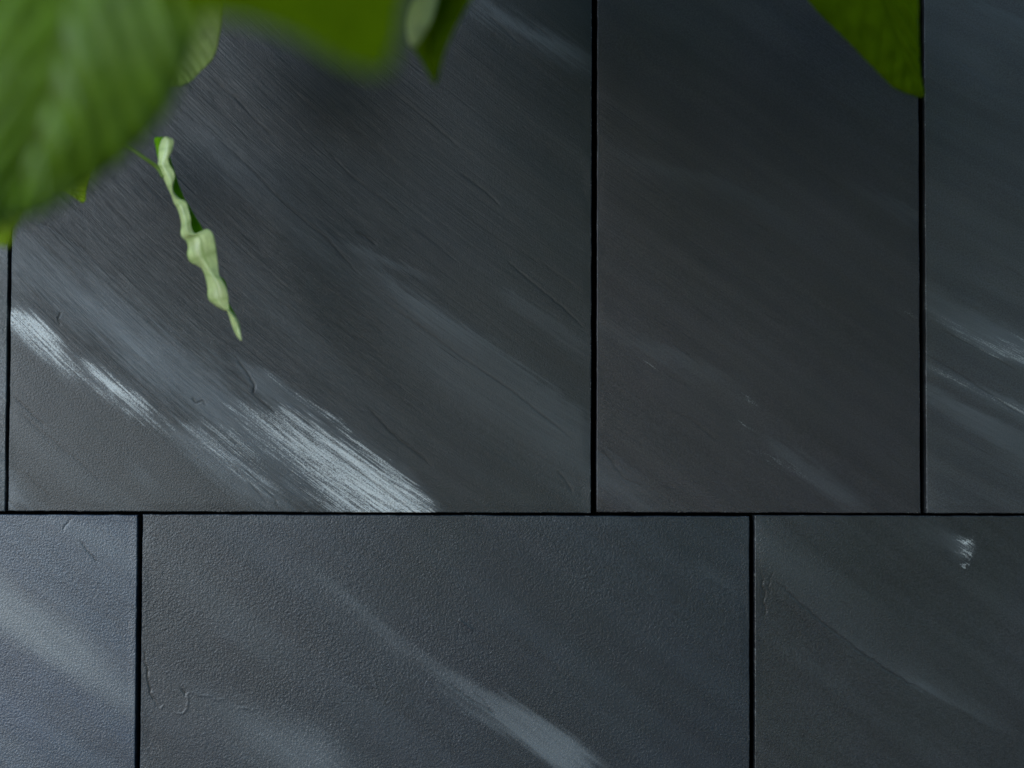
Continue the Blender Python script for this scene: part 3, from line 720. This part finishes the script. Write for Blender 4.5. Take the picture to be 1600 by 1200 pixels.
fr_.parent = f; fr_.matrix_parent_inverse = f.matrix_world.inverted()

# --- right branch
Cb = empty('leafy_branch', at(np.array(1500), np.array(-420), 1.45), 'twig in the upper right with one dark green leaf over the joint', 'branch')
c0 = at(1500, -420, 1.45)
tube('stem', [c0, at(1400, -320, 1.48), at(1300, -240, 1.51)], [.004, .0025, .0016], Cb)
leaf('leaf', [(1298,-242,1.51, 1300,-242,1.51, 1302,-242,1.51), (1215,-170,1.51, 1318,-180,1.51, 1420,-190,1.51), (1215,-80,1.51, 1342,-110,1.51, 1438,-110,1.515), (1262,0,1.51, 1372,-20,1.51, 1436,-40,1.515),
              (1322,62,1.51, 1394,40,1.51, 1435,30,1.515), (1364,105,1.51, 1412,90,1.51, 1436,82,1.515), (1395,136,1.51, 1426,126,1.51, 1438,118,1.515), (1425,149,1.51, 1436,145,1.51, 1443,141,1.512), (1438,153,1.51, 1441,153,1.51, 1443,152,1.51)],
     [DARK, GR_UND], Cb, n_vein=9, pleat=.0025, skew=.8, serr=.0008, label='dark green leaf with its tip over the joint', vw=.2)

# --- added unseen leaves above the picture, put there to shade the upper wall
def shade_foliage(parent, x0, x1, y0, y1, zoff0, zoff1, n, seed, twig_to):
    r = random.Random(seed); vs = []; fs = []
    prof = [(0, .06), (.18, .62), (.42, 1.0), (.66, .82), (.86, .38), (1, .02)]
    for i in range(n):
        x = r.uniform(x0, x1); y = r.uniform(y0, y1)
        zt = CAM_LOC.z + (y + D) * math.tan(TILT + math.atan(600 / FPX))      # top of the view there
        z = zt + r.uniform(zoff0, zoff1)
        L_ = r.uniform(.10, .17); W = L_ * r.uniform(.24, .32)
        d = Vector((r.gauss(0, .6), r.gauss(0, .6), -1 + r.gauss(0, .45))).normalized()
        if z + d.z * L_ < zt + .03: z = zt + .03 - d.z * L_
        s = d.cross(Vector((r.gauss(0, 1), r.gauss(0, 1), r.gauss(0, .4)))).normalized(); nn = s.cross(d)
        p0 = Vector((x, y, z)); b = len(vs)
        for k, w_ in prof:
            c = p0 + d * L_ * k - nn * .018 * math.sin(k * 3)
            vs += [c - s * W * w_ + nn * .010 * w_, c, c + s * W * w_ + nn * .010 * w_]
        for k in range(len(prof) - 1):
            q = b + 3 * k
            fs += [(q, q + 1, q + 4, q + 3), (q + 1, q + 2, q + 5, q + 4)]
    me = bpy.data.meshes.new('shade_foliage'); me.from_pydata([tuple(v) for v in vs], [], fs); me.materials.append(GR_TOP)
    for p in me.polygons: p.use_smooth = True
    o = bpy.data.objects.new('shade_foliage', me); COL.objects.link(o)
    o.parent = parent; o.matrix_parent_inverse = parent.matrix_world.inverted()
    o['kind'] = 'stuff'
    return o
shade_foliage(B, -.32, .14, -.95, -.25, .02, .45, 100, 3, None)

# --- added tree behind the camera, never in view: shades the upper right wall
def shade_tree():
    r = random.Random(12); vs = []; fs = []
    T_ = empty('added_shade_tree', (1.2, -4.2, 0), 'added tree behind the camera, out of view, that shades the wall', 'tree')
    n = 0
    while n < 1500:
        x = r.uniform(TREE_X - 1.0, 2.2); y = r.gauss(-4.0, .35); z = r.uniform(1.0, 5.4)
        if x + .35 * (z - 2.6) + r.gauss(0, .10) < TREE_X: continue
        n += 1
        L_ = r.uniform(.20, .30); W = L_ * .3
        d = Vector((r.gauss(0, 1), r.gauss(0, .8), -1.0)).normalized()
        s_ = d.cross(Vector((r.gauss(0, .5), 1, r.gauss(0, .5)))).normalized()
        p = Vector((x, y, z)); b = len(vs)
        vs += [p, p + d * L_ * .45 - s_ * W, p + d * L_, p + d * L_ * .45 + s_ * W]
        fs.append((b, b + 1, b + 2, b + 3))
    me = bpy.data.meshes.new('shade_crown'); me.from_pydata([tuple(v) for v in vs], [], fs); me.materials.append(DARK)
    o = bpy.data.objects.new('shade_crown', me); COL.objects.link(o); o.parent = T_; o.matrix_parent_inverse = T_.matrix_world.inverted()
    o['kind'] = 'stuff'
    tube('shade_trunk', [(1.2, -4.2, 0), (1.15, -4.15, 1.2), (1.0, -4.05, 2.6), (.7, -4.0, 4.2)], [.13, .10, .07, .03], T_)
TREE_X = -1.98
shade_tree()
